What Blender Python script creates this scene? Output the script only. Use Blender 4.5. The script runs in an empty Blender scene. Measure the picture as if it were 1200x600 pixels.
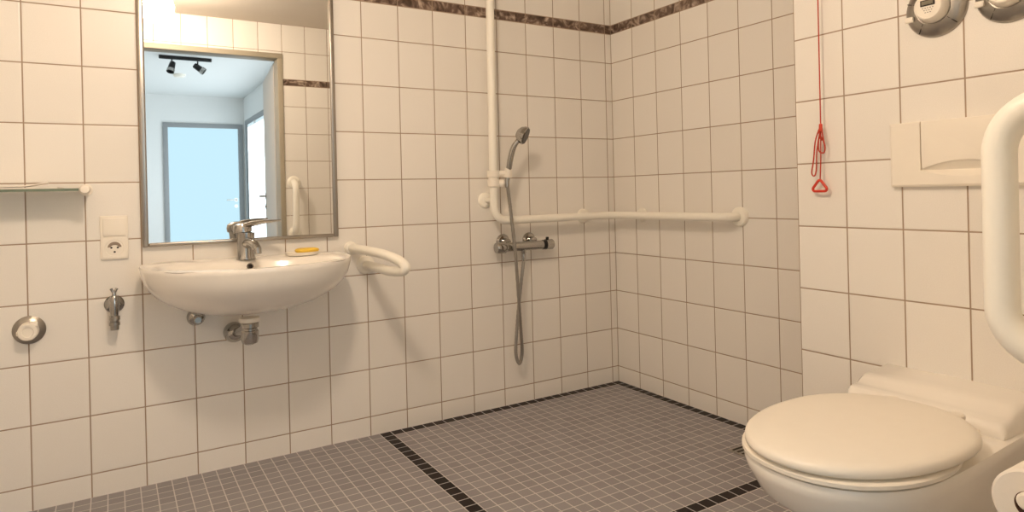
import bpy, bmesh, math, random
from mathutils import Vector, Matrix
random.seed(4)
PI = math.pi
scene = bpy.context.scene
COL = scene.collection

# ------------------------------------------------------------------ helpers
def lin(c):
    def f(v):
        v /= 255.0
        return v / 12.92 if v <= 0.04045 else ((v + 0.055) / 1.055) ** 2.4
    return (f(c[0]), f(c[1]), f(c[2]), 1.0)

def pmat(name, rgb, rough=0.4, metal=0.0, spec=0.5, noise=0.0, nscale=30.0, bump=0.0, coat=0.0, trans=0.0, ior=1.45):
    m = bpy.data.materials.new(name)
    m.use_nodes = True
    nt = m.node_tree
    b = nt.nodes['Principled BSDF']
    b.inputs['Roughness'].default_value = rough
    b.inputs['Metallic'].default_value = metal
    b.inputs['Specular IOR Level'].default_value = spec
    b.inputs['Coat Weight'].default_value = coat
    b.inputs['Transmission Weight'].default_value = trans
    b.inputs['IOR'].default_value = ior
    tc = nt.nodes.new('ShaderNodeTexCoord')
    nz = nt.nodes.new('ShaderNodeTexNoise')
    nz.inputs['Scale'].default_value = nscale
    nz.inputs['Detail'].default_value = 4
    nt.links.new(tc.outputs['Object'], nz.inputs['Vector'])
    mx = nt.nodes.new('ShaderNodeMix'); mx.data_type = 'RGBA'
    c = lin(rgb)
    mx.inputs[6].default_value = c
    k = 1.0 - noise
    mx.inputs[7].default_value = (c[0] * k, c[1] * k, c[2] * k, 1)
    nt.links.new(nz.outputs['Fac'], mx.inputs[0])
    nt.links.new(mx.outputs[2], b.inputs['Base Color'])
    if bump:
        bp = nt.nodes.new('ShaderNodeBump')
        bp.inputs['Strength'].default_value = bump
        bp.inputs['Distance'].default_value = 0.002
        nt.links.new(nz.outputs['Fac'], bp.inputs['Height'])
        nt.links.new(bp.outputs['Normal'], b.inputs['Normal'])
    return m

def emat(name, rgb, strength):
    m = bpy.data.materials.new(name)
    m.use_nodes = True
    nt = m.node_tree
    nt.nodes.clear()
    o = nt.nodes.new('ShaderNodeOutputMaterial')
    e = nt.nodes.new('ShaderNodeEmission')
    e.inputs['Color'].default_value = (rgb[0], rgb[1], rgb[2], 1)
    e.inputs['Strength'].default_value = strength
    nt.links.new(e.outputs[0], o.inputs[0])
    return m

class NB:
    """tiny node-building helper"""
    def __init__(self, nt): self.nt = nt
    def m(self, op, a, b=None, c=None):
        n = self.nt.nodes.new('ShaderNodeMath'); n.operation = op
        for i, v in enumerate((a, b, c)):
            if v is None: continue
            if isinstance(v, (int, float)): n.inputs[i].default_value = v
            else: self.nt.links.new(v, n.inputs[i])
        return n.outputs[0]
    def mix(self, f, a, b):
        n = self.nt.nodes.new('ShaderNodeMix'); n.data_type = 'RGBA'
        for i, v in ((0, f), (6, a), (7, b)):
            if isinstance(v, (int, float)): n.inputs[i].default_value = v
            elif isinstance(v, tuple): n.inputs[i].default_value = v
            else: self.nt.links.new(v, n.inputs[i])
        return n.outputs[2]
    def rng(self, v, a, b):   # smoothstep
        n = self.nt.nodes.new('ShaderNodeMapRange'); n.interpolation_type = 'SMOOTHSTEP'
        self.nt.links.new(v, n.inputs[0])
        n.inputs[1].default_value = a; n.inputs[2].default_value = b
        return n.outputs[0]

TW, TH, Z0 = 0.165, 0.2, 0.08          # wall tile width and height, height of lowest joint
BAND0, BAND1 = 1.834, 1.880

def tile_wall_mat(name, axis, off, band=True, tone=(240, 237, 231), grout=(160, 140, 120)):
    """glazed wall tile, joints at off + k*TW along the axis and Z0 + k*TH upward, dark marble border"""
    m = bpy.data.materials.new(name); m.use_nodes = True
    nt = m.node_tree; nb = NB(nt)
    b = nt.nodes['Principled BSDF']
    tc = nt.nodes.new('ShaderNodeTexCoord')
    sp = nt.nodes.new('ShaderNodeSeparateXYZ')
    nt.links.new(tc.outputs['Object'], sp.inputs[0])
    u = sp.outputs[axis]; z = sp.outputs[2]
    def jdist(v, o, p):       # distance to nearest joint
        w = nb.m('FRACT', nb.m('DIVIDE', nb.m('SUBTRACT', v, o), p))
        w = nb.m('MINIMUM', w, nb.m('SUBTRACT', 1.0, w))
        return nb.m('MULTIPLY', w, p)
    du = jdist(u, off, TW)
    dz = jdist(z, Z0, TH)
    if band:
        inb = nb.m('MULTIPLY', nb.m('GREATER_THAN', z, BAND0), nb.m('LESS_THAN', z, BAND1))
        dzb = nb.m('ABSOLUTE', nb.m('SUBTRACT', z, BAND0))
        dz = nb.m('MINIMUM', dz, dzb)
    d = nb.m('MINIMUM', du, dz)
    tilef = nb.rng(d, 0.0014, 0.0026)
    iu = nb.m('FLOOR', nb.m('DIVIDE', nb.m('SUBTRACT', u, off), TW))
    iz = nb.m('FLOOR', nb.m('DIVIDE', nb.m('SUBTRACT', z, Z0), TH))
    cmb = nt.nodes.new('ShaderNodeCombineXYZ')
    nt.links.new(iu, cmb.inputs[0]); nt.links.new(iz, cmb.inputs[1])
    wn = nt.nodes.new('ShaderNodeTexWhiteNoise'); nt.links.new(cmb.outputs[0], wn.inputs['Vector'])
    c = lin(tone)
    c2 = (c[0] * .955, c[1] * .95, c[2] * .94, 1)
    tcol = nb.mix(wn.outputs['Value'], c, c2)
    fine = nt.nodes.new('ShaderNodeTexNoise'); fine.inputs['Scale'].default_value = 420; fine.inputs['Detail'].default_value = 2
    nt.links.new(tc.outputs['Object'], fine.inputs['Vector'])
    tcol = nb.mix(nb.m('MULTIPLY', nb.rng(fine.outputs['Fac'], .35, .65), 0.09), tcol, (c[0]*.6, c[1]*.56, c[2]*.5, 1))
    if band:
        nz = nt.nodes.new('ShaderNodeTexNoise'); nz.inputs['Scale'].default_value = 14
        nz.inputs['Detail'].default_value = 9; nz.inputs['Distortion'].default_value = 2.5
        nt.links.new(tc.outputs['Object'], nz.inputs['Vector'])
        cr = nt.nodes.new('ShaderNodeValToRGB')
        e = cr.color_ramp.elements
        e[0].position = .30; e[0].color = lin((58, 44, 36))
        e[1].position = .74; e[1].color = lin((206, 188, 170))
        n = e.new(.5); n.color = lin((112, 92, 80))
        nt.links.new(nz.outputs['Fac'], cr.inputs[0])
        tcol = nb.mix(inb, tcol, cr.outputs[0])
    col = nb.mix(tilef, lin(grout), tcol)
    nt.links.new(col, b.inputs['Base Color'])
    rg = nb.m('SUBTRACT', 0.85, nb.m('MULTIPLY', tilef, 0.53))
    nt.links.new(rg, b.inputs['Roughness'])
    b.inputs['Specular IOR Level'].default_value = 0.4
    pil = nb.rng(d, 0.001, 0.007)
    h = nb.m('ADD', pil, nb.m('MULTIPLY', fine.outputs['Fac'], 0.05))
    bp = nt.nodes.new('ShaderNodeBump'); bp.inputs['Strength'].default_value = 0.5; bp.inputs['Distance'].default_value = 0.0016
    nt.links.new(h, bp.inputs['Height']); nt.links.new(bp.outputs['Normal'], b.inputs['Normal'])
    return m

MP = 0.049       # mosaic pitch
SX, SY = -1.323, -1.225   # shower area borders (outer joints, multiples of the pitch)
def floor_mat():
    m = bpy.data.materials.new('grey mosaic floor'); m.use_nodes = True
    nt = m.node_tree; nb = NB(nt); b = nt.nodes['Principled BSDF']
    tc = nt.nodes.new('ShaderNodeTexCoord'); sp = nt.nodes.new('ShaderNodeSeparateXYZ')
    nt.links.new(tc.outputs['Object'], sp.inputs[0])
    x, y = sp.outputs[0], sp.outputs[1]
    def jd(v):
        w = nb.m('FRACT', nb.m('DIVIDE', v, MP))
        w = nb.m('MINIMUM', w, nb.m('SUBTRACT', 1.0, w))
        return nb.m('MULTIPLY', w, MP)
    d = nb.m('MINIMUM', jd(x), jd(y))
    tf = nb.rng(d, 0.0010, 0.0024)
    ix = nb.m('FLOOR', nb.m('DIVIDE', x, MP)); iy = nb.m('FLOOR', nb.m('DIVIDE', y, MP))
    cmb = nt.nodes.new('ShaderNodeCombineXYZ'); nt.links.new(ix, cmb.inputs[0]); nt.links.new(iy, cmb.inputs[1])
    wn = nt.nodes.new('ShaderNodeTexWhiteNoise'); nt.links.new(cmb.outputs[0], wn.inputs['Vector'])
    tcol = nb.mix(wn.outputs['Value'], lin((157, 155, 158)), lin((145, 143, 146)))
    fn = nt.nodes.new('ShaderNodeTexNoise'); fn.inputs['Scale'].default_value = 240; nt.links.new(tc.outputs['Object'], fn.inputs['Vector'])
    tcol = nb.mix(nb.m('MULTIPLY', fn.outputs['Fac'], .35), tcol, lin((112, 105, 104)))
    # border tiles: strip along both shower walls, the strip across the room and the strip in front of the toilet
    nx = int(round(-SX / MP)); ny = int(round(-SY / MP))
    def eq(v, k): return nb.m('COMPARE', v, float(k), 0.25)
    inx = nb.m('GREATER_THAN', ix, -nx - .5); iny = nb.m('GREATER_THAN', iy, -ny - .5)
    s1 = nb.m('MULTIPLY', eq(iy, -1), inx)
    s2 = nb.m('MULTIPLY', eq(ix, -1), iny)
    s3 = eq(ix, -nx)
    s4 = nb.m('MULTIPLY', eq(iy, -ny), inx)
    bd = nb.m('MAXIMUM', nb.m('MAXIMUM', s1, s2), nb.m('MAXIMUM', s3, s4))
    tcol = nb.mix(bd, tcol, nb.mix(wn.outputs['Value'], lin((20, 13, 15)), lin((32, 21, 22))))
    b.inputs['Specular IOR Level'].default_value = 0.22
    nt.links.new(nb.mix(tf, lin((208, 204, 203)), tcol), b.inputs['Base Color'])
    nt.links.new(nb.m('SUBTRACT', 0.85, nb.m('MULTIPLY', tf, 0.35)), b.inputs['Roughness'])
    bp = nt.nodes.new('ShaderNodeBump'); bp.inputs['Strength'].default_value = .5; bp.inputs['Distance'].default_value = .0015
    nt.links.new(tf, bp.inputs['Height']); nt.links.new(bp.outputs['Normal'], b.inputs['Normal'])
    return m

# ------------------------------------------------------------------ mesh tools
def box(bm, lo, hi, bev=0.0, seg=2):
    lo, hi = Vector(lo), Vector(hi)
    t = bmesh.new()
    bmesh.ops.create_cube(t, size=1.0)
    c = (lo + hi) / 2; s = hi - lo
    for v in t.verts: v.co = Vector((v.co.x * s.x + c.x, v.co.y * s.y + c.y, v.co.z * s.z + c.z))
    if bev: bmesh.ops.bevel(t, geom=list(t.edges), offset=bev, segments=seg, profile=.5, affect='EDGES')
    join(bm, t)

def join(bm, t):
    mp = {}
    for v in t.verts: mp[v.index if False else v] = bm.verts.new(v.co)
    for f in t.faces:
        try: bm.faces.new([mp[v] for v in f.verts])
        except ValueError: pass
    t.free()

def frame_of(d):
    d = d.normalized()
    a = Vector((0, 0, 1)) if abs(d.z) < .9 else Vector((1, 0, 0))
    x = d.cross(a).normalized(); y = d.cross(x).normalized()
    return x, y

def smooth_path(pts, n=8, closed=False):
    P = [Vector(p) for p in pts]
    out = []
    N = len(P)
    rng = range(N) if closed else range(N - 1)
    for i in rng:
        p1, p2 = P[i], P[(i + 1) % N]
        p0 = P[i - 1] if (i > 0 or closed) else p1 * 2 - p2
        p3 = P[(i + 2) % N] if (i + 2 < N or closed) else p2 * 2 - p1
        for k in range(n):
            t = k / n
            out.append(0.5 * ((2 * p1) + (p2 - p0) * t + (2 * p0 - 5 * p1 + 4 * p2 - p3) * t * t + (3 * p1 - p0 - 3 * p2 + p3) * t ** 3))
    if not closed: out.append(P[-1])
    return out

def round_path(pts, rad, n=8):
    """polyline with filleted corners"""
    P = [Vector(p) for p in pts]
    out = [P[0]]
    for i in range(1, len(P) - 1):
        a, b, c = P[i - 1], P[i], P[i + 1]
        r = rad[i - 1] if isinstance(rad, (list, tuple)) else rad
        u = (a - b).normalized(); v = (c - b).normalized()
        ang = u.angle(v)
        t = r / math.tan(ang / 2)
        ctr = b + (u + v).normalized() * (r / math.sin(ang / 2))
        s, e = b + u * t - ctr, b + v * t - ctr
        tot = s.angle(e)
        for k in range(n + 1):
            f = k / n
            out.append(ctr + (s * math.sin((1 - f) * tot) + e * math.sin(f * tot)) / math.sin(tot))
    out.append(P[-1])
    return out

def tube(bm, path, r, seg=16, cap=True, closed=False):
    P = [Vector(p) for p in path]
    N = len(P)
    rad = r if isinstance(r, (list, tuple)) else [r] * N
    rings = []
    prev = None
    for i, p in enumerate(P):
        if closed: d = (P[(i + 1) % N] - P[i - 1])
        elif i == 0: d = P[1] - P[0]
        elif i == N - 1: d = P[-1] - P[-2]
        else: d = (P[i + 1] - P[i]).normalized() + (P[i] - P[i - 1]).normalized()
        d.normalize()
        if prev is None: x, y = frame_of(d)
        else:
            x = prev - d * prev.dot(d); x.normalize(); y = d.cross(x)
        prev = x
        rings.append([bm.verts.new(p + (x * math.cos(2 * PI * k / seg) + y * math.sin(2 * PI * k / seg)) * rad[i]) for k in range(seg)])
    for i in range(N if closed else N - 1):
        a, b = rings[i], rings[(i + 1) % N]
        for k in range(seg):
            bm.faces.new((a[k], a[(k + 1) % seg], b[(k + 1) % seg], b[k]))
    if cap and not closed:
        bm.faces.new(rings[0][::-1]); bm.faces.new(rings[-1])

def lathe(bm, prof, origin, axis, seg=32, sx=1.0, sy=1.0):
    """prof: list of (radius, height along axis) from origin"""
    o = Vector(origin); d = Vector(axis).normalized()
    x, y = frame_of(d)
    rings = []
    for r, h in prof:
        if r < 1e-6: rings.append([bm.verts.new(o + d * h)])
        else: rings.append([bm.verts.new(o + d * h + x * (r * sx * math.cos(2 * PI * k / seg)) + y * (r * sy * math.sin(2 * PI * k / seg))) for k in range(seg)])
    for a, b in zip(rings, rings[1:]):
        for k in range(seg):
            k2 = (k + 1) % seg
            if len(a) == 1 and len(b) == 1: continue
            if len(a) == 1: bm.faces.new((a[0], b[k2], b[k]))
            elif len(b) == 1: bm.faces.new((a[k], a[k2], b[0]))
            else: bm.faces.new((a[k], a[k2], b[k2], b[k]))
    if len(rings[0]) > 1: bm.faces.new(rings[0][::-1])
    if len(rings[-1]) > 1: bm.faces.new(rings[-1])

def loft(bm, rings, cap0=True, cap1=True, closed=True):
    R = [[bm.verts.new(Vector(p)) for p in r] for r in rings]
    n = len(R[0])
    for a, b in zip(R, R[1:]):
        for k in range(n if closed else n - 1):
            k2 = (k + 1) % n
            bm.faces.new((a[k], a[k2], b[k2], b[k]))
    if cap0: bm.faces.new(R[0][::-1])
    if cap1: bm.faces.new(R[-1])

def prism(bm, poly, fn, d0, d1, bev=0.0):
    """poly: 2D outline, fn(u,v,d) -> 3D point; extruded from depth d0 to d1"""
    t = bmesh.new()
    a = [t.verts.new(fn(u, v, d0)) for u, v in poly]
    b = [t.verts.new(fn(u, v, d1)) for u, v in poly]
    n = len(poly)
    t.faces.new(a[::-1]); top = t.faces.new(b)
    for k in range(n):
        t.faces.new((a[k], a[(k + 1) % n], b[(k + 1) % n], b[k]))
    if bev:
        bmesh.ops.bevel(t, geom=list(top.edges), offset=bev, segments=3, profile=.5, affect='EDGES')
    join(bm, t)

def build(name, bm, mat, parent=None, loc=None, smooth=True, ang=38, label=None):
    """link bm (world coordinates) as one mesh object; origin at parent's base or loc"""
    o0 = Vector((0, 0, 0))
    if parent is not None: o0 = Vector(parent['_base'])
    elif loc is not None: o0 = Vector(loc)
    for v in bm.verts: v.co -= o0
    bmesh.ops.recalc_face_normals(bm, faces=list(bm.faces))
    me = bpy.data.meshes.new(name)
    bm.to_mesh(me); bm.free()
    if smooth:
        for p in me.polygons: p.use_smooth = True
        me.set_sharp_from_angle(angle=math.radians(ang))
    me.materials.append(mat)
    o = bpy.data.objects.new(name, me)
    COL.objects.link(o)
    if parent is not None: o.parent = parent
    else: o.location = o0
    o['_base'] = tuple(o0)
    if label: o['label'] = label
    return o

def thing(name, label, cat, loc, group=None):
    o = bpy.data.objects.new(name, None); COL.objects.link(o)
    o.location = loc; o['_base'] = tuple(loc); o.empty_display_size = .05
    o['label'] = label; o['category'] = cat
    if group: o['group'] = group
    return o

def tag(o, label, cat, group=None):
    o['label'] = label; o['category'] = cat
    if group: o['group'] = group
    return o

def struct(name, bm, mat, label=None, smooth=False):
    o = build(name, bm, mat, smooth=smooth)
    o['kind'] = 'structure'
    if label: o['label'] = label; o['category'] = name.split('_')[0]
    return o

def plate(name, verts, mat, label=None):
    bm = bmesh.new()
    bm.faces.new([bm.verts.new(v) for v in verts])
    return struct(name, bm, mat, label)

# ------------------------------------------------------------------ materials
CER = pmat('white glazed ceramic', (244, 240, 232), .16, spec=.5, noise=.02, coat=.3)
PLAS = pmat('white plastic', (242, 236, 224), .35, noise=.03)
CREAM = pmat('cream nylon', (248, 245, 234), .32, noise=.03, nscale=60, bump=.05)
CHROME = pmat('chrome', (182, 180, 176), .12, metal=1.0, noise=.08)
BRUSH = pmat('brushed chrome', (176, 171, 163), .3, metal=1.0, noise=.18, nscale=80)
ALU = pmat('aluminium frame', (178, 172, 164), .28, metal=1.0, noise=.12, nscale=50)
BLACK = pmat('black plastic', (22, 21, 21), .4, noise=.1)
DARK = pmat('dark slot', (48, 40, 36), .6, noise=.1)
RED = pmat('red plastic', (206, 62, 40), .4, noise=.05)
REDC = pmat('red cord', (190, 66, 46), .8, noise=.2, nscale=400)
SOAP = pmat('yellow soap', (238, 200, 70), .45, noise=.12, nscale=60)
PAPER = pmat('white paper', (240, 234, 224), .9, noise=.05, nscale=90, bump=.1)
CARD = pmat('brown cardboard', (96, 66, 50), .9, noise=.2)
MIRROR = pmat('mirror silver', (236, 238, 238), .012, metal=1.0)
def thin_glass(name, tint):
    m = bpy.data.materials.new(name); m.use_nodes = True
    nt = m.node_tree; nt.nodes.clear()
    o = nt.nodes.new('ShaderNodeOutputMaterial'); mx = nt.nodes.new('ShaderNodeMixShader')
    t = nt.nodes.new('ShaderNodeBsdfTransparent'); g = nt.nodes.new('ShaderNodeBsdfGlossy'); f = nt.nodes.new('ShaderNodeFresnel')
    t.inputs[0].default_value = tint; g.inputs['Roughness'].default_value = .03; f.inputs[0].default_value = 1.3
    nt.links.new(f.outputs[0], mx.inputs[0]); nt.links.new(t.outputs[0], mx.inputs[1]); nt.links.new(g.outputs[0], mx.inputs[2]); nt.links.new(mx.outputs[0], o.inputs[0])
    return m
GLASS = thin_glass('green tinted glass', (.88, .95, .91, 1))
GLASSEDGE = pmat('green glass edge', (112, 128, 112), .15, noise=.1)
PAINT = pmat('white wall paint', (232, 233, 232), .9, noise=.03, nscale=80, bump=.05)
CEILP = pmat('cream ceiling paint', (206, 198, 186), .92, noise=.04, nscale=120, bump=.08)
STEELP = pmat('grey painted steel frame', (168, 160, 142), .5, noise=.05)
GREYF = pmat('grey door frame paint', (150, 153, 155), .5, noise=.05)
LEAF = pmat('pale door laminate', (214, 205, 194), .5, noise=.05, nscale=12)
LINO = pmat('grey hall floor', (150, 146, 140), .5, noise=.12, nscale=20)
LCD = pmat('grey display', (128, 122, 104), .3, noise=.1)
GLOBE = emat('opal lamp glass lit', (1.0, .79, .60), 158.0)
LEAF_GLOW = emat('glow of daylit door leaf', (.64, .92, 1.05), 1.12)  # even glow standing in for daylight on the far door leaf
SIDE_GLOW = emat('glow panel for side doorway', (.76, .94, 1.0), 1.12)  # even glow standing in for the lit room beyond the side doorway

# ------------------------------------------------------------------ room shell
CZ = 2.28
XL = -3.05
FY = -2.30            # bathroom face of the door wall
FT = .12
XT = -.369            # toilet wall face
YT = -1.347           # its free edge
DL, DR, DH = -2.36, -1.212, 2.04    # door opening
M_BACK = tile_wall_mat('tiles basin wall', 0, -.039)
M_RIGHT = tile_wall_mat('tiles shower wall', 1, -.167)
M_TOIL = tile_wall_mat('tiles toilet wall', 1, -1.5124, band=False)
M_FRONT = tile_wall_mat('tiles door wall', 0, -1.026)
M_LEFT = tile_wall_mat('tiles left wall', 1, -.04)

bm = bmesh.new(); box(bm, (XL, 0, 0), (.12, .12, CZ)); struct('wall_back', bm, M_BACK)
bm = bmesh.new(); box(bm, (0, YT, 0), (.12, 0, CZ)); struct('wall_right', bm, M_RIGHT)
bm = bmesh.new(); box(bm, (XT, FY, 0), (.12, YT, CZ)); struct('wall_right_installation', bm, M_TOIL)
bm = bmesh.new(); box(bm, (XL - .12, FY - FT, 0), (XL, .12, CZ)); struct('wall_left', bm, M_LEFT)
bm = bmesh.new()
box(bm, (XL, FY - FT, 0), (DL, FY, CZ)); box(bm, (DR, FY - FT, 0), (.12, FY, CZ)); box(bm, (DL, FY - FT, DH), (DR, FY, CZ))
struct('wall_front', bm, M_FRONT)
bm = bmesh.new(); box(bm, (XL, FY - .02, -.1), (.12, .12, 0)); struct('floor', bm, floor_mat())
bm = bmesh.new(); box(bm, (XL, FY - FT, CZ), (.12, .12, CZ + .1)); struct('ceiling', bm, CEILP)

# hall behind the camera, seen in the mirror
HX0, HX1, HY, HZ = -3.3, -.63, -7.42, 2.46
H0 = FY - FT
FD0, FD1, FDH = -1.62, -.70, 2.03      # far doorway opening
bm = bmesh.new(); box(bm, (HX0, HY, -.1), (HX1 + .1, FY - .02, -.001)); struct('floor_hall', bm, LINO)
bm = bmesh.new(); box(bm, (HX0, HY, HZ), (HX1 + .6, H0, HZ + .1)); struct('ceiling_hall', bm, CEILP if False else PAINT)
bm = bmesh.new(); box(bm, (HX0 - .1, HY, 0), (HX0, H0, HZ)); struct('wall_hall_left', bm, PAINT)
bm = bmesh.new()
box(bm, (HX0, HY - .1, 0), (FD0, HY, HZ)); box(bm, (FD1, HY - .1, 0), (HX1 + .1, HY, HZ)); box(bm, (FD0, HY - .1, FDH), (FD1, HY, HZ))
struct('wall_hall_far', bm, PAINT)
SD0, SD1 = -7.2, -3.6                   # side opening in the right hall wall
bm = bmesh.new()
box(bm, (HX1, HY, 0), (HX1 + .1, SD0, HZ)); box(bm, (HX1, SD1, 0), (HX1 + .1, H0, HZ)); box(bm, (HX1, SD0, 2.06), (HX1 + .1, SD1, HZ))
struct('wall_hall_right', bm, PAINT)
bm = bmesh.new(); box(bm, (HX0, H0 - .002, 0), (DL - .05, H0, HZ)); box(bm, (DR + .05, H0 - .002, 0), (HX1, H0, HZ)); box(bm, (DL - .05, H0 - .002, DH + .05), (DR + .05, H0, HZ))
struct('wall_hall_near', bm, PAINT)

# steel door frame of the bathroom door
def door_frame(name, x0, x1, h, ya, yb, w, lip, mat):
    bm = bmesh.new()
    for sx, x in ((-1, x0), (1, x1)):
        lo, hi = (x - w, x + .012) if sx < 0 else (x - .012, x + w)
        box(bm, (lo, ya - lip, 0), (hi, yb + lip, h - .012), .002)
    box(bm, (x0 - w, ya - lip, h - .012), (x1 + w, yb + lip, h + w), .002)
    o = build(name, bm, mat); o['kind'] = 'structure'
    return o
door_frame('trim_1', DL, DR, DH, FY - FT, FY, .024, .006, STEELP)
door_frame('trim_2', FD0, FD1, FDH, HY - .1, HY, .05, .02, GREYF)
bm = bmesh.new()
box(bm, (HX1 - .015, SD0 - .06, 0), (HX1 + .1, SD0, 2.06), .002); box(bm, (HX1 - .015, SD1, 0), (HX1 + .1, SD1 + .06, 2.06), .002)
box(bm, (HX1 - .015, SD0 - .06, 2.06), (HX1 + .1, SD1 + .06, 2.12), .002)
o = build('trim_3', bm, GREYF); o['kind'] = 'structure'

# bathroom door leaf, open into the hall
hin = Vector((DR - .012, FY - FT - .03, 0)); end = Vector((-1.128, -3.36, 0))
dv = (end - hin).normalized(); nv = Vector((-dv.y, dv.x, 0))
if nv.x < 0: nv = -nv
def leafp(u, w, z): return hin + dv * u + nv * w + Vector((0, 0, z))
bm = bmesh.new()
L = (end - hin).length
loft(bm, [[leafp(0, 0, z), leafp(L, 0, z), leafp(L, .04, z), leafp(0, .04, z)] for z in (.012, 2.02)])
d1 = build('door_1', bm, LEAF, smooth=False); d1['kind'] = 'structure'
def door_handle(parent, fp):
    bm = bmesh.new()
    a = fp(0, 0, 0)
    lathe(bm, [(.0, .0), (.026, .001), (.026, .007), (.0, .008)], a, fp(0, 1, 0) - a, 24)
    tube(bm, round_path([a, fp(0, .055, 0), fp(-.13, .055, 0)], .015), .009, 12)
    b = fp(0, 0, -.09)
    lathe(bm, [(.0, .0), (.024, .001), (.024, .007), (.0, .008)], b, fp(0, 1, 0) - a, 24)
    lathe(bm, [(.009, 0), (.009, .014), (0, .015)], b, fp(0, 1, 0) - a, 16)
    build('handle', bm, CHROME, parent, label='chrome lever handle')
door_handle(d1, lambda u, w, z: leafp(L - .07 + u, -w, 1.03 + z))

# far hall door with its handle; daylight on the white leaf is put in as glow
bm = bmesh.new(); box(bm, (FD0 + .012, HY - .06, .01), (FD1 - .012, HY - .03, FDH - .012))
d2 = build('door_2', bm, LEAF_GLOW, smooth=False); d2['kind'] = 'structure'
door_handle(d2, lambda u, w, z: Vector((FD1 - .055 + u, HY - .03 + w, 1.0 + z)))
# glowing panel added in the side doorway in place of a daylit room
bm = bmesh.new(); box(bm, (HX1 + .01, SD0, .01), (HX1 + .03, SD1, 2.06))
w1 = build('side_glow_panel', bm, SIDE_GLOW, smooth=False); w1['kind'] = 'structure'
bm = bmesh.new()
box(bm, (HX1 - .005, -6.62, 0.01), (HX1 + .01, -6.58, 2.06))
build('panel_bar', bm, PAINT, w1)

# hall ceiling: track with two spots, detector
TR = Vector((-1.6, -4.7, HZ))
t = thing('track_light', 'black ceiling track with two spotlights in the hall seen in the mirror', 'lamp', TR)
bm = bmesh.new(); box(bm, (-1.85, -4.715, HZ - .035), (-1.37, -4.685, HZ), .004); build('track', bm, BLACK, t)
for sx, aim in ((-1.735, Vector((-.25, .35, -.9))), (-1.50, Vector((.75, .2, -.55)))):
    aim = aim.normalized()
    bm = bmesh.new()
    c = Vector((sx, -4.7, HZ - .10))
    tube(bm, [(sx, -4.7, HZ - .03), c], .007, 10)
    lathe(bm, [(0, -.055), (.026, -.05), (.03, -.02), (.034, .05), (.031, .05), (.028, .035)], c + aim * .01, aim, 20)
    s = build('spotlight', bm, BLACK, t)
    bm = bmesh.new()
    lathe(bm, [(.03, .03), (.033, .062), (.037, .062), (.037, .03)], c + aim * .01, aim, 20)
    build('chrome_ring', bm, CHROME, s)
bm = bmesh.new(); lathe(bm, [(0, -.035), (.045, -.034), (.062, -.02), (.065, 0)], (-1.585, -5.75, HZ), (0, 0, 1), 28)
tag(build('smoke_detector', bm, PLAS, loc=(-1.585, -5.75, HZ)), 'round white smoke detector on the hall ceiling behind the track spots', 'detector')

# bathroom ceiling lamp (opal globe)
LP = Vector((-2.03, -1.60, CZ))
t = thing('ceiling_lamp', 'lit round opal glass lamp on the bathroom ceiling, glowing at the mirror corner', 'lamp', LP)
bm = bmesh.new(); lathe(bm, [(.095, 0), (.095, -.02), (.05, -.04), (.05, -.075), (0, -.075)], LP, (0, 0, 1), 32); build('lamp_base', bm, PLAS, t)
bm = bmesh.new()
prof = [(.090 * math.cos(a), -.160 + .090 * math.sin(a)) for a in [(-PI / 2) + PI * k / 18 for k in range(19)]]
prof[0] = (0, prof[0][1]); prof[-1] = (0, prof[-1][1])
lathe(bm, prof, LP, (0, 0, 1), 32); build('globe', bm, GLOBE, t)

# ------------------------------------------------------------------ mirror
MX0, MX1, MZ0, MZ1, MD = -2.182, -1.482, .848, 1.98, .024
t = thing('wall_mirror', 'tall mirror in a thin silver frame above the wash basin', 'mirror', ((MX0 + MX1) / 2, 0, MZ0))
bm = bmesh.new(); box(bm, (MX0 + .012, -.017, MZ0 + .012), (MX1 - .012, -.004, MZ1 - .012)); build('mirror_glass', bm, MIRROR, t, smooth=False)
for lo, hi in (((MX0, -MD, MZ0), (MX0 + .020, 0, MZ1)), ((MX1 - .020, -MD, MZ0), (MX1, 0, MZ1)), ((MX0 + .02, -MD, MZ0), (MX1 - .02, 0, MZ0 + .014)), ((MX0 + .02, -MD, MZ1 - .014), (MX1 - .02, 0, MZ1))):
    bm = bmesh.new(); box(bm, lo, hi, .005, 3); build('frame_bar', bm, ALU, t)

# ------------------------------------------------------------------ glass shelf
SZ = 1.055
t = thing('glass_shelf', 'clear glass wall shelf with a white end bracket at the left edge', 'shelf', (-2.65, 0, SZ))
bm = bmesh.new(); box(bm, (-2.96, -.128, SZ - .004), (-2.352, -.012, SZ + .004), .001); gl = build('glass_pane', bm, GLASS, t, smooth=False)
bm = bmesh.new(); box(bm, (-2.96, -.1295, SZ - .0042), (-2.352, -.128, SZ + .0042)); build('front_edge', bm, GLASSEDGE, gl, smooth=False, label='dark green glass edge')
for xx in (-2.345, -2.965):
    bm = bmesh.new()
    tube(bm, [(xx, 0, SZ), (xx, -.135, SZ)], .011, 20)
    lathe(bm, [(0, .012), (.012, .010), (.017, 0), (.017, -.014), (.011, -.02), (0, -.02)], (xx, -.13, SZ), (0, -1, 0), 24)
    lathe(bm, [(.02, 0), (.02, .006), (.012, .01)], (xx, 0, SZ), (0, -1, 0), 24)
    build('bracket', bm, PLAS, t)
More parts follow.
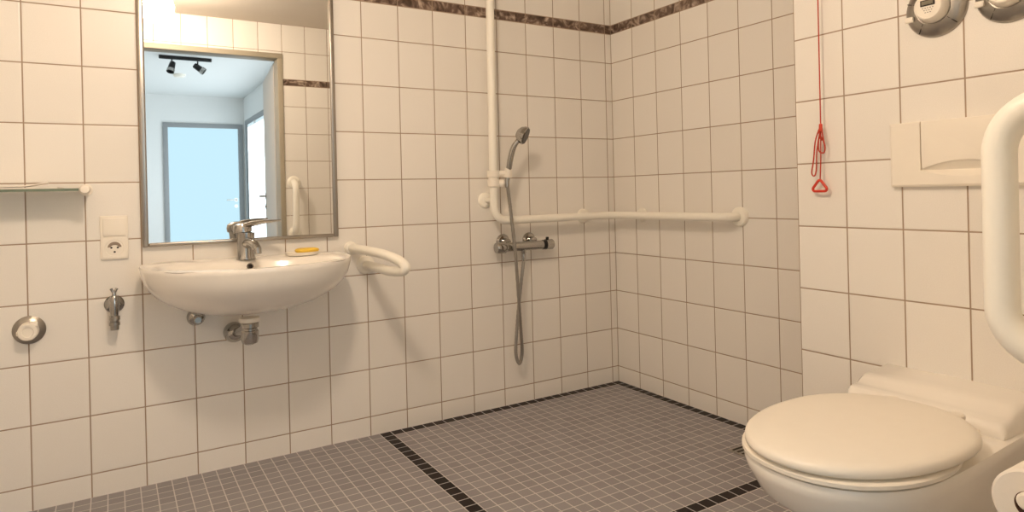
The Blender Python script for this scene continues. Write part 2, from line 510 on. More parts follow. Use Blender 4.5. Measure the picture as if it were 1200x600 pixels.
# papers lying on the shelf
bm = bmesh.new()
P = [(-2.80, -.10), (-2.42, -.112), (-2.405, -.03), (-2.79, -.022)]
loft(bm, [[(x, y, SZ + .0045) for x, y in P], [(x, y, SZ + .009) for x, y in P]])
f = [(-2.62, SZ + .009), (-2.50, SZ + .013), (-2.455, SZ + .021), (-2.448, SZ + .022)]
loft(bm, [[(x, -.105, z), (x, -.03, z), (x, -.03, z + .0035), (x, -.105, z + .0035)] for x, z in f])
tag(build('folded_paper', bm, PAPER, loc=(-2.6, -.07, SZ + .0045), smooth=False), 'flat folded white paper lying on the glass shelf', 'paper')

# ------------------------------------------------------------------ switch and socket
t = thing('switch_socket_plate', 'white double plate with rocker switch above a power socket, left of the mirror', 'socket', (-2.266, 0, .89))
px0, px1, pz0, pz1 = -2.308, -2.224, .812, .964
bm = bmesh.new(); box(bm, (px0, -.009, pz0), (px1, 0, pz1), .003); build('cover_frame', bm, PLAS, t)
bm = bmesh.new(); box(bm, (px0 + .008, -.0145, .893), (px1 - .008, -.006, pz1 - .008), .003); build('rocker', bm, PLAS, t)
# socket insert: square with a round well
bm = bmesh.new()
cx_, cz_, R_ = -2.266, .852, .0285
hw = .034; ring_o = []; ring_i = []
N = 40
def sq(a):
    c, s = math.cos(a), math.sin(a); k = hw / max(abs(c), abs(s)); return (c * k, s * k)
ang = [2 * PI * k / N for k in range(N)]
loft(bm, [[(cx_ + sq(a)[0], -.006, cz_ + sq(a)[1]) for a in ang], [(cx_ + sq(a)[0], -.0115, cz_ + sq(a)[1]) for a in ang],
          [(cx_ + R_ * math.cos(a), -.0115, cz_ + R_ * math.sin(a)) for a in ang], [(cx_ + .027 * math.cos(a), -.0098, cz_ + .027 * math.sin(a)) for a in ang],
          ], cap0=False, cap1=True)
si = build('socket_insert', bm, PLAS, t)
bm = bmesh.new()
poly = [(.021 * math.cos(a), .021 * math.sin(a)) for a in [.1 + (PI - .2) * k / 20 for k in range(21)]] + [(.012 * math.cos(a), .002 + .008 * math.sin(a)) for a in [PI - .1 - (PI - .2) * k / 12 for k in range(13)]]
prism(bm, poly, lambda u, v, d: Vector((cx_ + u, -d, cz_ + v)), .0098, .0106)
build('hood', bm, pmat('grey socket shutter', (150, 134, 118), .5, noise=.1), si, label='grey arched socket shutter')
for dx, dz in ((-.0095, .001), (.0095, .001), (0, -.014)):
    bm = bmesh.new(); lathe(bm, [(.0034, 0), (.0034, .0016), (0, .0016)], (cx_ + dx, -.0098, cz_ + dz), (0, -1, 0), 14); build('contact_hole', bm, DARK, si)

# ------------------------------------------------------------------ appliance tap
t = thing('appliance_tap', 'small chrome wall tap with hose outlet under the socket plate', 'tap', (-2.271, 0, .656))
vx, vz = -2.271, .656
bm = bmesh.new(); lathe(bm, [(.031, 0), (.031, .004), (.022, .014), (.014, .016), (0, .016)], (vx, 0, vz), (0, -1, 0), 32); build('rosette', bm, CHROME, t)
bm = bmesh.new()
tube(bm, [(vx, -.01, vz), (vx, -.05, vz)], .011, 20)
lathe(bm, [(0, .035), (.010, .035), (.0135, .03), (.0145, .01), (.0145, -.01), (.0125, -.03), (.0125, -.035), (0, -.036)], (vx, -.05, vz), (0, 0, 1), 24)
build('body', bm, CHROME, t)
bm = bmesh.new()
lathe(bm, [(.0125, -.034), (.0165, -.036), (.0165, -.048), (.014, -.05), (.014, -.054), (.0165, -.056), (.0165, -.066), (.013, -.068), (.0125, -.082), (.010, -.082), (.0095, -.07), (0, -.07)], (vx, -.05, vz), (0, 0, 1), 24)
build('outlet', bm, BRUSH, t)
bm = bmesh.new()
lathe(bm, [(.007, .034), (.006, .046), (0, .047)], (vx, -.05, vz), (0, 0, 1), 16)
for sgn in (-1, 1):
    tube(bm, [(vx, -.05, vz + .042), (vx + sgn * .006, -.05, vz + .054), (vx + sgn * .009, -.05, vz + .060)], [.0045, .0045, .005], 10)
build('wing_handle', bm, CHROME, t)

# capped outlet on the left
t = thing('capped_pipe_outlet', 'round chrome rosette with a white plastic cap low on the wall at left', 'pipe outlet', (-2.512, 0, .597))
bm = bmesh.new(); lathe(bm, [(.046, 0), (.046, .005), (.040, .009), (.026, .018), (.02, .018), (0, .018)], (-2.512, 0, .597), (0, -1, 0), 40); build('rosette', bm, BRUSH, t)
bm = bmesh.new()
lathe(bm, [(.029, .014), (.028, .05), (.025, .053), (.017, .053), (.015, .05), (0, .05)], (-2.512, 0, .597), (0, -1, 0), 28)
box(bm, (-2.543, -.045, .586), (-2.528, -.03, .601), .003); box(bm, (-2.506, -.045, .612), (-2.486, -.03, .628), .003)
build('cap', bm, PLAS, t)

# ------------------------------------------------------------------ wash basin
BX, BZ = -1.845, .79
t = thing('wash_basin', 'white ceramic wall-hung wash basin with a curved front below the mirror', 'wash basin', (BX, 0, BZ))
NB_ = 72
def sgnpow(v, p): return math.copysign(abs(v) ** p, v)
def rim(a, bf, bb, yc, zz, s=1.0, ya=-.06):
    out = []
    for k in range(NB_):
        th = 2 * PI * k / NB_
        c, s_ = math.cos(th), math.sin(th)
        if s_ >= 0:   # front
            x, y = a * sgnpow(c, .92), yc - bf * s_ ** .95
        else:
            x, y = a * sgnpow(c, .45), yc + bb * abs(s_) ** .4
        x *= s
        if y < ya: y = ya + (y - ya) * s
        out.append(Vector((BX + x, min(y, -.0005), zz)))
    return out
def inner(a, b, yc, zz):
    out = []
    for k in range(NB_):
        th = 2 * PI * k / NB_
        c, s_ = math.cos(th), math.sin(th)
        out.append(Vector((BX + a * sgnpow(c, .9), yc - b * sgnpow(s_, .9), zz)))
    return out
A, BF, BB, YC = .353, .345, .149, -.15
rings = []
dep = .20
rings.append(rim(A, BF, BB, YC, BZ - dep, .10))
for q in (.97, .92, .84, .74, .62, .48, .34, .2, .08):
    rings.append(rim(A, BF, BB, YC, BZ - .022 - (dep - .022) * q, max(.1, math.sqrt(1 - q * q) * .985)))
rings.append(rim(A, BF, BB, YC, BZ - .018, .995))
rings.append(rim(A, BF, BB, YC, BZ - .008, 1.0))
rings.append(rim(A, BF, BB, YC, BZ, .992))
rings.append(rim(A, BF, BB, YC, BZ + .001, .965))
rings.append(inner(.302, .178, -.298, BZ - .002))
rings.append(inner(.290, .168, -.298, BZ - .014))
for q in (.35, .6, .8, .93, 1.0):
    sc = math.sqrt(1 - (q * .985) ** 2)
    rings.append(inner(.286 * (sc * .9 + .1), .165 * (sc * .9 + .1), -.298 + .02 * q, BZ - .014 - .105 * q))
bm = bmesh.new(); loft(bm, rings); bas = build('bowl', bm, CER, t, ang=60)
bm = bmesh.new()
lathe(bm, [(.013, 0), (.013, .003), (.0085, .003), (.0085, -.004), (0, -.004)], (BX, -.142, BZ - .026), (0, -.85, .5), 24); build('overflow_ring', bm, CHROME, bas)
bm = bmesh.new(); lathe(bm, [(.0082, .0035), (0, .0035)], (BX, -.142, BZ - .026), (0, -.85, .5), 20); build('overflow_hole', bm, DARK, bas)
bm = bmesh.new(); lathe(bm, [(.03, 0), (.03, .004), (.02, .003), (0, .002)], (BX, -.278, BZ - .1185), (0, 0, 1), 28); build('drain', bm, CHROME, bas)

# basin mixer tap
t = thing('basin_tap', 'chrome single-lever mixer tap standing on the back of the basin', 'tap', (BX - .008, -.105, BZ))
fx, fy = BX - .008, -.105
bm = bmesh.new()
lathe(bm, [(.034, 0), (.034, .004), (.031, .01), (.0295, .05), (.030, .075), (.032, .09), (.032, .098), (0, .10)], (fx, fy, BZ), (0, 0, 1), 32); build('body', bm, CHROME, t)
bm = bmesh.new()
sp = smooth_path([(fx, fy - .01, BZ + .055), (fx + .008, fy - .055, BZ + .062), (fx + .014, fy - .10, BZ + .056), (fx + .018, fy - .128, BZ + .040)], 6)
tube(bm, sp, [.019 - .005 * i / (len(sp) - 1) for i in range(len(sp))], 18)
lathe(bm, [(.0135, -.002), (.0135, .020), (.011, .022), (0, .020)], (fx + .018, fy - .124, BZ + .046), (0.05, -.15, -1), 20)
build('spout', bm, CHROME, t)
bm = bmesh.new()
lathe(bm, [(.032, .098), (.033, .112), (.029, .126), (.014, .134), (0, .135)], (fx, fy, BZ), (-.08, .1, 1), 28)
lv = [(-.02, .010, .116, .023, .012), (.02, -.004, .128, .021, .011), (.06, -.020, .135, .015, .008), (.10, -.038, .138, .011, .0045), (.118, -.046, .139, .009, .004)]
rg = []
for du, dy, dz, w, h in lv:
    px_, py_ = fx + du, fy + dy
    dd = Vector((.93, -.37, 0)); nn = Vector((.37, .93, 0))
    rg.append([Vector((px_, py_, BZ + dz)) + nn * (w * math.cos(2 * PI * k / 14)) + Vector((0, 0, h * math.sin(2 * PI * k / 14))) for k in range(14)])
loft(bm, rg); build('lever', bm, CHROME, t)

# soap dish and soap
SDX, SDY = -1.652, -.115
t = tag(build('soap_dish', (lambda b: (lathe(b, [(0, .001), (.9, .001), (1.0, .006), (1.04, .012), (1.0, .012), (.9, .007), (0, .006)] and [(.055, .0), (.060, .006), (.066, .0125), (.063, .0125), (.055, .007), (0, .006)], (SDX, SDY, BZ + .0015), (0, 0, 1), 36, .72, 1.0), b)[1])(bmesh.new()), PLAS, loc=(SDX, SDY, BZ)),
        'small oval white soap dish on the right shoulder of the basin', 'soap dish')
bm = bmesh.new()
rgs = []
for z, s in ((.0, .80), (.004, .95), (.010, 1.0), (.015, .93), (.018, .7)):
    rgs.append([(SDX + .018 + .045 * s * sgnpow(math.cos(2 * PI * k / 32), .7), SDY + .0 + .026 * s * sgnpow(math.sin(2 * PI * k / 32), .7), BZ + .0095 + z) for k in range(32)])
loft(bm, rgs)
tag(build('soap_bar', bm, SOAP, loc=(SDX + .018, SDY, BZ + .009)), 'flat yellow bar of soap lying on the white soap dish', 'soap')

# trap below the basin
t = thing('basin_trap', 'chrome bottle trap and wall rosette under the basin', 'drain trap', (-1.862, -.2, .56))
tx, ty = -1.862, -.20
bm = bmesh.new(); lathe(bm, [(0, .5895), (.034, .5895), (.036, .585), (.036, .577), (.031, .573), (0, .573)], (tx, ty, 0), (0, 0, 1), 32); build('drain_collar', bm, PLAS, t, label='white drain collar')
bm = bmesh.new(); lathe(bm, [(.0, .573), (.027, .573), (.031, .570), (.031, .556), (.026, .552), (.026, .546), (.030, .542), (.030, .512), (.026, .500), (.013, .494), (0, .494)], (tx, ty, 0), (0, 0, 1), 32); build('bottle', bm, CHROME, t)
bm = bmesh.new(); tube(bm, round_path([(tx, ty, .54), (tx - .005, ty + .06, .54), (-1.886, -.03, .508), (-1.886, 0, .508)], .03), .016, 16); build('outlet_pipe', bm, CHROME, t)
bm = bmesh.new(); lathe(bm, [(.038, 0), (.038, .012), (.034, .03), (.024, .045), (.017, .05), (0, .05)], (-1.886, 0, .508), (0, -1, 0), 32); build('wall_rosette', bm, CHROME, t)

# corner valve
t = thing('corner_valve', 'small chrome corner valve half hidden under the left of the basin', 'valve', (-2.015, 0, .580))
bm = bmesh.new(); lathe(bm, [(.031, 0), (.031, .006), (.024, .022), (.013, .026), (0, .026)], (-2.015, 0, .580), (0, -1, 0), 28); build('rosette', bm, CHROME, t)
bm = bmesh.new(); lathe(bm, [(.012, .02), (.012, .055), (.015, .057), (.015, .075), (.011, .08), (0, .08)], (-2.015, 0, .580), (0, -1, 0), 20); build('valve_body', bm, CHROME, t)

# ------------------------------------------------------------------ support handle right of the basin
t = thing('support_handle', 'white looped support handle sticking out of the wall right of the basin', 'grab rail', (-1.395, 0, .757))
bm = bmesh.new()
hp = smooth_path([(-1.428, -.005, .797), (-1.402, -.2, .792), (-1.385, -.30, .785), (-1.366, -.385, .768), (-1.356, -.42, .748), (-1.360, -.40, .731), (-1.372, -.31, .724), (-1.374, -.2, .724), (-1.366, -.005, .722)], 8)
tube(bm, hp, .0185, 18); build('tube', bm, CREAM, t)
for c, k in (((-1.428, 0, .797), .72), ((-1.366, 0, .722), 1.0)):
    bm = bmesh.new(); lathe(bm, [(.038 * k, 0), (.038 * k, .008), (.033 * k, .016), (.024 * k, .02), (0, .02)], c, (0, -1, 0), 28); build('rosette', bm, CREAM, t)

# ------------------------------------------------------------------ shower rail
RO = .08
t = thing('shower_rail', 'long white shower grab rail, vertical pole bent into a bar around the corner', 'grab rail', (-.78, 0, .88))
RX, RZ, RR = -.779, .883, .0188
bm = bmesh.new()
tube(bm, round_path([(RX + .004, -RO, 2.2), (RX - .002, -RO, RZ), (-RO, -RO, RZ), (-RO, -.815, RZ + .002), (0, -.815, RZ + .002)], [.065, .07, .055], 10), RR, 18)
build('pole', bm, CREAM, t)
def stub(x, y, z, d, name='mount'):
    bm = bmesh.new()
    p = Vector((x, y, z)); d = Vector(d)
    lathe(bm, [(.036, 0), (.036, .006), (.031, .013), (.018, .017), (0, .017)], p, d, 28)
    tube(bm, [p + d * .01, p + d * RO], .0115, 14)
    build(name, bm, CREAM, t)
stub(RX - .004, 0, .978, (0, -1, 0)); stub(-.215, 0, RZ, (0, -1, 0)); stub(0, -.215, RZ, (-1, 0, 0)); stub(RX + .003, 0, 2.15, (0, -1, 0))
bm = bmesh.new(); lathe(bm, [(.042, 0), (.042, .008), (.036, .016), (.02, .02), (0, .02)], (0, -.815, RZ + .002), (-1, 0, 0), 32); build('end_rosette', bm, CREAM, t)

# sliding holder
t = thing('shower_holder', 'white sliding clamp on the shower pole that holds the hand shower', 'holder', (RX, -RO, 1.075))
bm = bmesh.new()
lathe(bm, [(.026, -.046), (.028, -.044), (.028, -.014), (.024, -.012), (.024, -.004), (.030, -.002), (.030, .026), (.028, .028), (0, .028)], (RX, -RO, 1.085), (0, 0, 1), 28)
build('clamp', bm, PLAS, t)
bm = bmesh.new()
tube(bm, [(RX + .015, -RO - .01, 1.098), (RX + .05, -RO - .03, 1.10)], .013, 14)
lathe(bm, [(.018, -.022), (.019, -.018), (.0165, .018), (.014, .02), (.0, .02)], (RX + .058, -RO - .035, 1.102), (.06, -.12, 1), 20)
build('cradle', bm, PLAS, t)
bm = bmesh.new(); lathe(bm, [(.016, -.004), (.017, 0), (.017, .016), (.012, .022), (0, .022)], (RX + .026, -RO - .012, 1.055), (1, -.5, -.1), 20); build('knob', bm, PLAS, t)

# hand shower
t = thing('hand_shower', 'chrome hand shower with a tilted head, hooked in the white holder', 'shower', (RX + .058, -.115, 1.1))
bm = bmesh.new()
hs = smooth_path([(RX + .053, -.113, 1.065), (RX + .058, -.118, 1.105), (RX + .060, -.132, 1.16), (RX + .068, -.150, 1.215), (RX + .086, -.168, 1.25)], 6)
tube(bm, hs, [.0105 + .003 * math.sin(PI * i / (len(hs) - 1)) for i in range(len(hs))], 18); build('handle', bm, CHROME, t)
hd = Vector((.62, -.70, -.42)).normalized()
hc = Vector((RX + .101, -.180, 1.270))
bm = bmesh.new()
lathe(bm, [(0, -.03), (.015, -.029), (.027, -.018), (.034, .0), (.035, .012), (.032, .015), (0, .015)], hc, hd, 30, 1.0, 1.2); h_ = build('head', bm, CHROME, t)
bm = bmesh.new(); lathe(bm, [(.0315, .0145), (.030, .018), (0, .0185)], hc, hd, 30, 1.0, 1.2); build('spray_face', bm, pmat('grey spray face', (92, 88, 84), .4, noise=.3, nscale=300), h_, label='dark grey nozzle face')

# thermostatic mixer
MZ, MY = .757, -.068
t = thing('shower_mixer', 'horizontal chrome thermostatic shower mixer below the rail', 'tap', (-.61, 0, MZ))
bm = bmesh.new(); tube(bm, [(-.715, MY, MZ), (-.512, MY, MZ)], .0215, 24); build('body', bm, CHROME, t)
bm = bmesh.new(); lathe(bm, [(.0, 0), (.021, 0), (.0235, .006), (.0265, .010), (.0265, .05), (.023, .056), (0, .058)], (-.712, MY, MZ), (-1, 0, 0), 28); build('flow_knob', bm, CHROME, t)
bm = bmesh.new(); lathe(bm, [(.0228, 0), (.0228, .018), (0, .018)], (-.512, MY, MZ), (1, 0, 0), 24); build('black_ring', bm, BLACK, t, label='black temperature ring')
bm = bmesh.new(); lathe(bm, [(.0245, .018), (.0245, .055), (.021, .06), (0, .061)], (-.512, MY, MZ), (1, 0, 0), 28)
kn = build('temperature_knob', bm, CHROME, t)
bm = bmesh.new(); box(bm, (-.488, MY - .006, MZ + .022), (-.476, MY + .006, MZ + .036), .002); build('stop_button', bm, BLACK, kn)
for x in (-.692, -.545):
    bm = bmesh.new(); lathe(bm, [(.036, 0), (.036, .004), (.028, .014), (.016, .016), (.016, .05), (.0, .05)], (x, 0, MZ + .028 if False else MZ + .022), (0, -1, 0), 32); build('rosette', bm, CHROME, t)
bm = bmesh.new(); lathe(bm, [(.012, 0), (.012, .015), (.010, .018), (0, .018)], (-.619, MY, MZ - .018), (0, 0, -1), 18); build('hose_outlet', bm, CHROME, t)

# hose
t = thing('shower_hose', 'flexible chrome shower hose hanging in a long loop on the wall', 'hose', (-.67, -.07, .22))
hp = smooth_path([(RX + .052, -.112, 1.062), (-.719, -.110, 1.0), (-.706, -.108, .90), (-.686, -.106, .70), (-.668, -.098, .46), (-.657, -.088, .36), (-.649, -.082, .28), (-.652, -.079, .235), (-.663, -.077, .212), (-.674, -.073, .235), (-.676, -.069, .28), (-.664, -.066, .38), (-.645, -.067, .53), (-.625, -.069, .66), (-.619, MY, .695)], 14)
bm = bmesh.new(); tube(bm, hp, [0.0073 + .0009 * (i % 2) for i in range(len(hp))], 12); build('hose', bm, BRUSH, t)
for p, d in ((Vector((RX + .052, -.112, 1.07)), Vector((.02, .02, -1))), (Vector((-.619, MY, .7205)), Vector((0, 0, -1)))):
    bm = bmesh.new(); lathe(bm, [(.0, 0), (.0105, 0), (.0115, .008), (.0095, .036), (.0, .036)], p, d, 18); build('hose_nut', bm, CHROME, t)

# floor drain
t = thing('floor_drain', 'small square floor drain in the shower floor beside the toilet bowl', 'drain', (-.21, -1.01, 0))
bm = bmesh.new(); box(bm, (-.272, -1.07, .0), (-.152, -.95, .004), .0015); build('grate', bm, BRUSH, t)
for k in range(5):
    bm = bmesh.new(); box(bm, (-.262, -1.062 + k * .0225, .0038), (-.162, -1.052 + k * .0225, .0046)); build('slot', bm, DARK, t)

# ------------------------------------------------------------------ toilet wall fittings
# pull cord
cy0 = -1.448; cxo = XT - .022
t = thing('alarm_pull_cord', 'red emergency pull cord with looped slack and a triangle grip', 'pull cord', (cxo, cy0, 1.0))
bm = bmesh.new()
tube(bm, [(cxo, cy0 - .002, CZ - .001), (cxo, cy0 - .001, 1.6), (cxo, cy0, 1.195)], .0019, 8)
tube(bm, [(cxo, cy0, 1.195), (cxo + .003, cy0 + .004, 1.10), (cxo, cy0 + .006, 1.026)], .0019, 8)
build('cord', bm, REDC, t)
bm = bmesh.new()
tube(bm, smooth_path([(cxo, cy0 + .002, 1.192), (cxo - .004, cy0 + .016, 1.15), (cxo - .004, cy0 + .024, 1.09), (cxo - .003, cy0 + .032, 1.05), (cxo - .002, cy0 + .024, 1.040), (cxo - .002, cy0 + .017, 1.06), (cxo - .005, cy0 + .011, 1.12), (cxo, cy0, 1.19)], 6), .0022, 8)
tube(bm, smooth_path([(cxo, cy0 - .002, 1.192), (cxo - .006, cy0 - .012, 1.15), (cxo - .005, cy0 - .016, 1.125), (cxo - .004, cy0 - .010, 1.11), (cxo - .006, cy0 + .004, 1.118), (cxo - .006, cy0 + .004, 1.15), (cxo, cy0, 1.19)], 6), .0022, 8)
tube(bm, smooth_path([(cxo - .003, cy0 + .006, 1.18), (cxo - .01, cy0 - .004, 1.165), (cxo - .003, cy0 - .006, 1.15), (cxo, cy0 + .006, 1.16)], 6), .0026, 8)
build('slack_loop', bm, REDC, t)
bm = bmesh.new(); lathe(bm, [(0, .012), (.005, .010), (.006, -.01), (.0, -.014)], (cxo, cy0, 1.19), (0, 0, 1), 12); build('knot', bm, RED, t)
bm = bmesh.new()
cyt = cy0 + .008
tri = round_path([(cxo, cyt - .001, .992), (cxo, cyt + .031, .992), (cxo, cyt, 1.030), (cxo, cyt - .031, .992), (cxo, cyt - .001, .992)], .007, 5)
tube(bm, tri[:-1], .0042, 10, closed=True)
build('triangle_grip', bm, RED, t)
bm = bmesh.new(); lathe(bm, [(.03, 0), (.03, -.02), (.02, -.03), (0, -.03)], (cxo, cy0 - .002, CZ), (0, 0, 1), 24); build('ceiling_switch', bm, PLAS, t)

# flush plate
FY0, FY1, FZ0, FZ1 = -1.655, -2.035, 1.000, 1.178
t = thing('flush_plate', 'wide white flush plate with one large button above the toilet', 'flush plate', (XT, (FY0 + FY1) / 2, FZ0))
def FP(u, v, d): return Vector((XT - d, FY0 - u, FZ0 + v))       # u to the right in view
FW, FH = FY0 - FY1, FZ1 - FZ0
bu0, bu1 = .083, FW - .083
FCR = .045
def ph(u, v):
    d = .019 - .004 * max(0, 1 - min(u, FW - u, v, FH - v) / .006)
    # finger recess
    uc = (bu0 + bu1) / 2; hw_ = (bu1 - bu0) / 2
    e = abs(u - uc) / hw_
    if e < 1:
        top = FCR + .023 * (1 - e * e); bot = FCR - .019 * (1 - e * e)
        if bot < v < top:
            q = (v - FCR) / (top - FCR) if v > FCR else (FCR - v) / (FCR - bot)
            d = min(d, .019) - .018 * (1 - q) * (1 - e * e) ** .6
        if v >= top + .002 or (v > FCR and e > .97): d = min(d, .002)
    return d
nu, nv = 260, 120
bm = bmesh.new()
g = [[bm.verts.new(FP(FW * i / nu, FH * j / nv, ph(FW * i / nu, FH * j / nv))) for j in range(nv + 1)] for i in range(nu + 1)]
for i in range(nu):
    for j in range(nv):
        bm.faces.new((g[i][j], g[i + 1][j], g[i + 1][j + 1], g[i][j + 1]))
border = [g[i][0] for i in range(nu + 1)] + [g[nu][j] for j in range(1, nv + 1)] + [g[i][nv] for i in range(nu - 1, -1, -1)] + [g[0][j] for j in range(nv - 1, 0, -1)]
bk = [bm.verts.new(Vector((XT, v.co.y, v.co.z))) for v in border]
for k in range(len(border)):
    k2 = (k + 1) % len(border)
    bm.faces.new((border[k], border[k2], bk[k2], bk[k]))
build('cover', bm, PLAS, t, ang=30)
uc = (bu0 + bu1) / 2; hw_ = (bu1 - bu0) / 2
poly = [(bu0 + .0032, FCR + .004)]
poly += [(uc + hw_ * e, FCR + .0012 + .023 * (1 - e * e)) for e in [-.94 + 1.88 * k / 24 for k in range(25)]]
poly += [(bu1 - .0032, FCR + .004), (bu1 - .0030, .10), (bu1 - .0026, FH - .001), (bu0 + .0026, FH - .001), (bu0 + .0030, .10)]
bm = bmesh.new(); prism(bm, poly, FP, .003, .0215, .0018); build('button', bm, PLAS, t, ang=50)

# water meters
def water_meter(cy, cz, label):
    t = thing('water_meter', label, 'water meter', (XT, cy, cz), 'flush water meters above the toilet')
    o = (XT, cy, cz); ax = (-1, 0, 0)
    bm = bmesh.new(); lathe(bm, [(.077, 0), (.077, .004), (.073, .010), (.058, .018), (.045, .022), (.045, .016), (0, .016)], o, ax, 48); f = build('flange', bm, BRUSH, t)
    for a in (.35, 2.5, 3.9, 5.3):
        bm = bmesh.new()
        c, s = math.cos(a), math.sin(a)
        p = Vector((XT - .011, cy + .074 * c, cz + .074 * s)); q = Vector((XT - .0205, cy + .047 * c, cz + .047 * s))
        tube(bm, [p, q], .0013, 6)
        build('seam', bm, DARK, f)
    bm = bmesh.new()
    lathe(bm, [(.041, .01), (.041, .028), (.038, .036), (.036, .046), (.033, .049), (.030, .049), (.029, .0475), (0, .0475)], o, ax, 40); d = build('dial_housing', bm, PLAS, t)
    bm = bmesh.new(); box(bm, (XT - .050, cy - .018, cz + .001), (XT - .047, cy + .018, cz + .017), .001); fr = build('display_frame', bm, DARK, d)
    bm = bmesh.new(); box(bm, (XT - .0507, cy - .0145, cz + .004), (XT - .049, cy + .0145, cz + .014)); build('display', bm, LCD, fr)
    bm = bmesh.new()
    for j, w in enumerate((5, 4, 3)):
        for k in range(w):
            yy = cy + (k - (w - 1) / 2) * .0062
            box(bm, (XT - .0482, yy - .0016, cz - .005 - j * .006), (XT - .047, yy + .0016, cz - .0037 - j * .006))
    build('dial_marking', bm, DARK, d)
    bm = bmesh.new(); box(bm, (XT - .026, cy + .050, cz - .028), (XT - .016, cy + .072, cz - .013), .003); build('seal', bm, PLAS, t)
    return t
water_meter(-1.779, 1.478, 'left of two chrome wall water meters with grey display, above the flush plate')
water_meter(-1.949, 1.478, 'right of two chrome wall water meters, cut by the top right corner')

# ------------------------------------------------------------------ toilet
TY = -1.821
t = thing('toilet', 'white wall-hung toilet with closed lid at the right', 'toilet', (XT, TY, 0))
NR = 40
def egg(xf, xb, hw, hwb, z, p=.92, xc=None, sq=.75):
    """closed outline: rounded front toward -x, narrowing to a blunt back"""
    if xc is None: xc = xf + hw * 1.25
    out = []
    for k in range(NR + 1):
        a = PI / 2 + PI * k / NR
        out.append(Vector((xc + (xc - xf) * sgnpow(math.cos(a), p), TY + hw * sgnpow(math.sin(a), p), z)))
    m = 12
    L_ = []
    for k in range(1, m + 1):
        f = k / m
        e = f * f * (3 - 2 * f)
        L_.append((xc + (xb - xc) * f, hw + (hwb - hw) * e))
    out += [Vector((x, TY - w, z)) for x, w in L_]
    out += [Vector((x, TY + w, z)) for x, w in L_[::-1]]
    return out
bm = bmesh.new()
rings = []
XB = XT + .001
for xf, hw, hwb, z in ((-.52, .07, .085, .085), (-.60, .10, .10, .095), (-.70, .118, .11, .12), (-.81, .135, .12, .17), (-.92, .150, .13, .225), (-1.015, .168, .14, .285), (-1.10, .185, .155, .345), (-1.132, .196, .172, .395), (-1.138, .199, .178, .415), (-1.134, .196, .178, .425), (-1.10, .165, .16, .426)):
    rings.append(egg(xf + .014, XB, hw, hwb, z))
loft(bm, rings)
body = build('bowl', bm, CER, t, ang=60)
# deck and raised block against the wall
bm = bmesh.new()
DWL, DWR = .208, .172
sec = [(-.568, .395, .440), (-.560, .385, .457), (-.552, .385, .461), (-.530, .38, .463), (-.515, .378, .4665), (-.498, .376, .4755), (-.486, .374, .4805), (-.470, .372, .4835), (-.445, .37, .4855), (XB - .012, .37, .4905), (XB, .37, .4915)]
def dw(x):
    f = min(1, max(0, (x + .60) / .05)); return f * f * (3 - 2 * f)
rg = []
for x, zb, zt in sec:
    wl = .165 + (DWL - .165) * dw(x); wr = .165 + (DWR - .165) * dw(x)
    ch = .012
    r_ = .012
    rg.append([Vector((x, TY + wl - .03, zb)), Vector((x, TY + wl - .004, zb + .02)), Vector((x, TY + wl, min(zt - .012, .440))), Vector((x, TY + wl - ch * .35, zt - r_ * .6)), Vector((x, TY + wl - ch, zt)),
               Vector((x, TY, zt + .001)), Vector((x, TY - wr + ch, zt)), Vector((x, TY - wr + ch * .35, zt - r_ * .6)), Vector((x, TY - wr, min(zt - .012, .440))), Vector((x, TY - wr + .004, zb + .02)), Vector((x, TY - wr + .03, zb))])
loft(bm, rg)
build('deck', bm, CER, t, ang=50)
# seat ring and lid
bm = bmesh.new()
loft(bm, [egg(-1.121, -.586, .194, .13, .428), egg(-1.129, -.586, .201, .13, .432), egg(-1.129, -.586, .201, .13, .4395), egg(-1.123, -.586, .196, .13, .4425)])
build('seat', bm, PLAS, t, ang=50)
def lidring(s, z, xc_=-.87):
    xs = []
    for k in range(80):
        a = 2 * PI * k / 80
        c, s_ = math.cos(a), math.sin(a)
        if c < 0: x, y = -.836 + .297 * c * s, .205 * sgnpow(s_, .93) * s
        else: x, y = -.836 + .258 * sgnpow(c, .72) * s, .205 * sgnpow(s_, .80) * s * (1 - .22 * c * c)
        xs.append(Vector((x, TY + y, z)))
    return xs
bm = bmesh.new()
loft(bm, [lidring(.955, .4475), lidring(.985, .4485), lidring(.998, .452), lidring(1.0, .457), lidring(.993, .4645), lidring(.965, .470), lidring(.90, .4735), lidring(.6, .477), lidring(.25, .4785)])
build('lid', bm, PLAS, t, ang=50)
for s in (-1, 1):
    bm = bmesh.new(); lathe(bm, [(.016, -.012), (.016, .018), (.012, .022), (0, .022)], (-.568, TY + s * .075, .440), (0, 0, 1), 20); build('hinge', bm, PLAS, t)

# ------------------------------------------------------------------ grab handle on the door wall
GX, GY = -1.132, FY + .078
GT, GB = 1.125, .752
t = thing('grab_handle', 'large cream vertical grab handle at the right edge, bent back at both ends', 'grab rail', (GX, FY, .94))
bm = bmesh.new()
tube(bm, round_path([(GX + .004, FY, GT), (GX, GY, GT), (GX - .004, GY, GB), (GX + .004, FY, GB)], [.072, .074], 14), .0225, 28)
build('tube', bm, CREAM, t)
for z in (GT, GB):
    bm = bmesh.new(); lathe(bm, [(.045, 0), (.045, .004), (.040, .009), (.028, .011), (0, .011)], (GX + .004, FY, z), (0, 1, 0), 32); build('rosette', bm, CREAM, t)

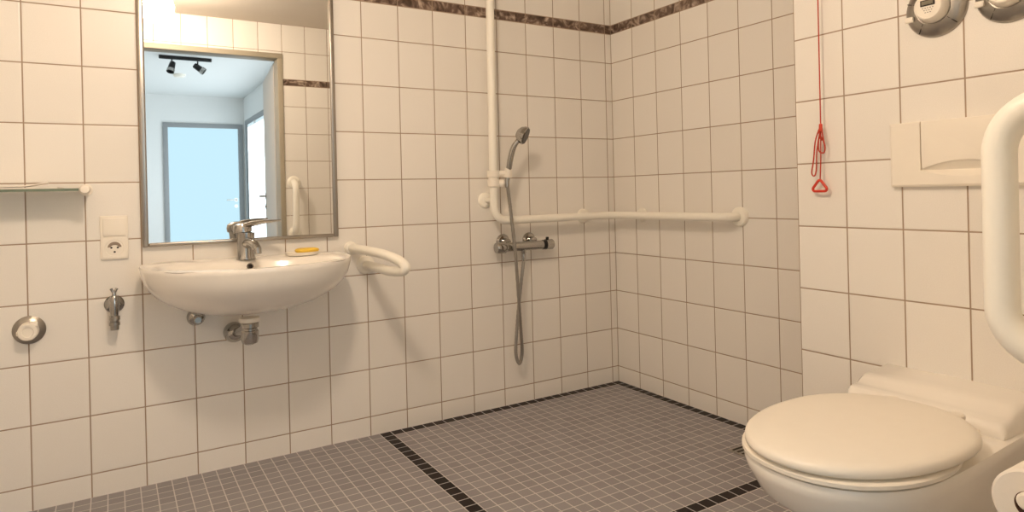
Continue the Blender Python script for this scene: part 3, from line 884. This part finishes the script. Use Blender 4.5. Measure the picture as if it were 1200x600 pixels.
# toilet roll on a wall arm below the handle
QX, QY, QZ = -1.05, FY + .062, .530
t = thing('toilet_roll_holder', 'white wall arm carrying the toilet roll below the cream grab handle', 'roll holder', (QX + .1, FY, QZ))
bm = bmesh.new()
lathe(bm, [(.03, 0), (.03, .006), (.022, .012), (.0, .012)], (QX + .085, FY, QZ), (0, 1, 0), 28)
tube(bm, round_path([(QX + .085, FY, QZ), (QX + .085, QY, QZ), (QX - .054, QY, QZ)], .02, 6), .0105, 16)
lathe(bm, [(.0105, 0), (.0135, .002), (.0135, .008), (.010, .011), (0, .011)], (QX - .054, QY, QZ), (-1, 0, 0), 20)
build('arm', bm, PLAS, t)
t = thing('toilet_roll', 'white toilet paper roll in the bottom right corner, seen from its end', 'toilet paper', (QX, QY, QZ - .008))
ro = (QX, QY, QZ - .0085)
def ring_solid(r0, r1, h, ch):
    pr = [(r0, -h), (r1 - ch, -h), (r1, -h + ch), (r1, h - ch), (r1 - ch, h), (r0, h)]
    bm = bmesh.new(); n = 44; rs = []
    for r, x in pr: rs.append([bm.verts.new((ro[0] + x, ro[1] + r * math.cos(2 * PI * k / n), ro[2] + r * math.sin(2 * PI * k / n))) for k in range(n)])
    for i in range(len(rs)):
        a, b = rs[i], rs[(i + 1) % len(rs)]
        for k in range(n): bm.faces.new((a[k], a[(k + 1) % n], b[(k + 1) % n], b[k]))
    return bm
build('paper', ring_solid(.0205, .0525, .05, .004), PAPER, t)
build('core', ring_solid(.0188, .0206, .0505, .0004), CARD, t, label='brown cardboard core')

# ------------------------------------------------------------------ light and camera
w = bpy.data.worlds.new('World'); scene.world = w; w.use_nodes = True
w.node_tree.nodes['Background'].inputs[0].default_value = (.75, .88, 1.0, 1)
w.node_tree.nodes['Background'].inputs[1].default_value = .3

def area(name, loc, rot, sx, sy, e, col):
    l = bpy.data.lights.new(name, 'AREA'); l.shape = 'RECTANGLE'; l.size = sx; l.size_y = sy
    l.energy = e; l.color = col
    o = bpy.data.objects.new(name, l); o.location = loc; o.rotation_euler = rot; COL.objects.link(o)
    return o
# area lamp added at the side opening to fill the hall and bathroom
area('hall_fill_light', (HX1 - .012, (SD0 + SD1) / 2, 1.05), (0, PI / 2, 0), 1.9, 3.3, 54, (.90, .96, 1.0))

cam = bpy.data.cameras.new('Camera'); co = bpy.data.objects.new('Camera', cam); COL.objects.link(co)
F_PX, CY_PX = 766.7, 225.3
yaw, roll = .548, -.0243
fw = Vector((math.sin(yaw), math.cos(yaw), 0)); rt = Vector((math.cos(yaw), -math.sin(yaw), 0)); up = Vector((0, 0, 1))
R2 = rt * math.cos(roll) + up * math.sin(roll); U2 = up * math.cos(roll) - rt * math.sin(roll)
mw = Matrix((( R2.x, U2.x, -fw.x, -2.268), (R2.y, U2.y, -fw.y, -2.678), (R2.z, U2.z, -fw.z, 1.012), (0, 0, 0, 1)))
co.matrix_world = mw
cam.sensor_fit = 'HORIZONTAL'; cam.sensor_width = 36.0; cam.lens = F_PX * 36.0 / 1200.0
cam.shift_y = -(300 - CY_PX) / 1200.0
cam.clip_start = .02
scene.camera = co

for o in bpy.data.objects:
    if '_base' in o.keys(): del o['_base']
vs = scene.view_settings
vs.view_transform = 'Standard'; vs.look = 'None'; vs.gamma = 1.0; vs.use_curve_mapping = False
vs.exposure = 0.0
scene.cycles.max_bounces = 10
scene.cycles.diffuse_bounces = 10
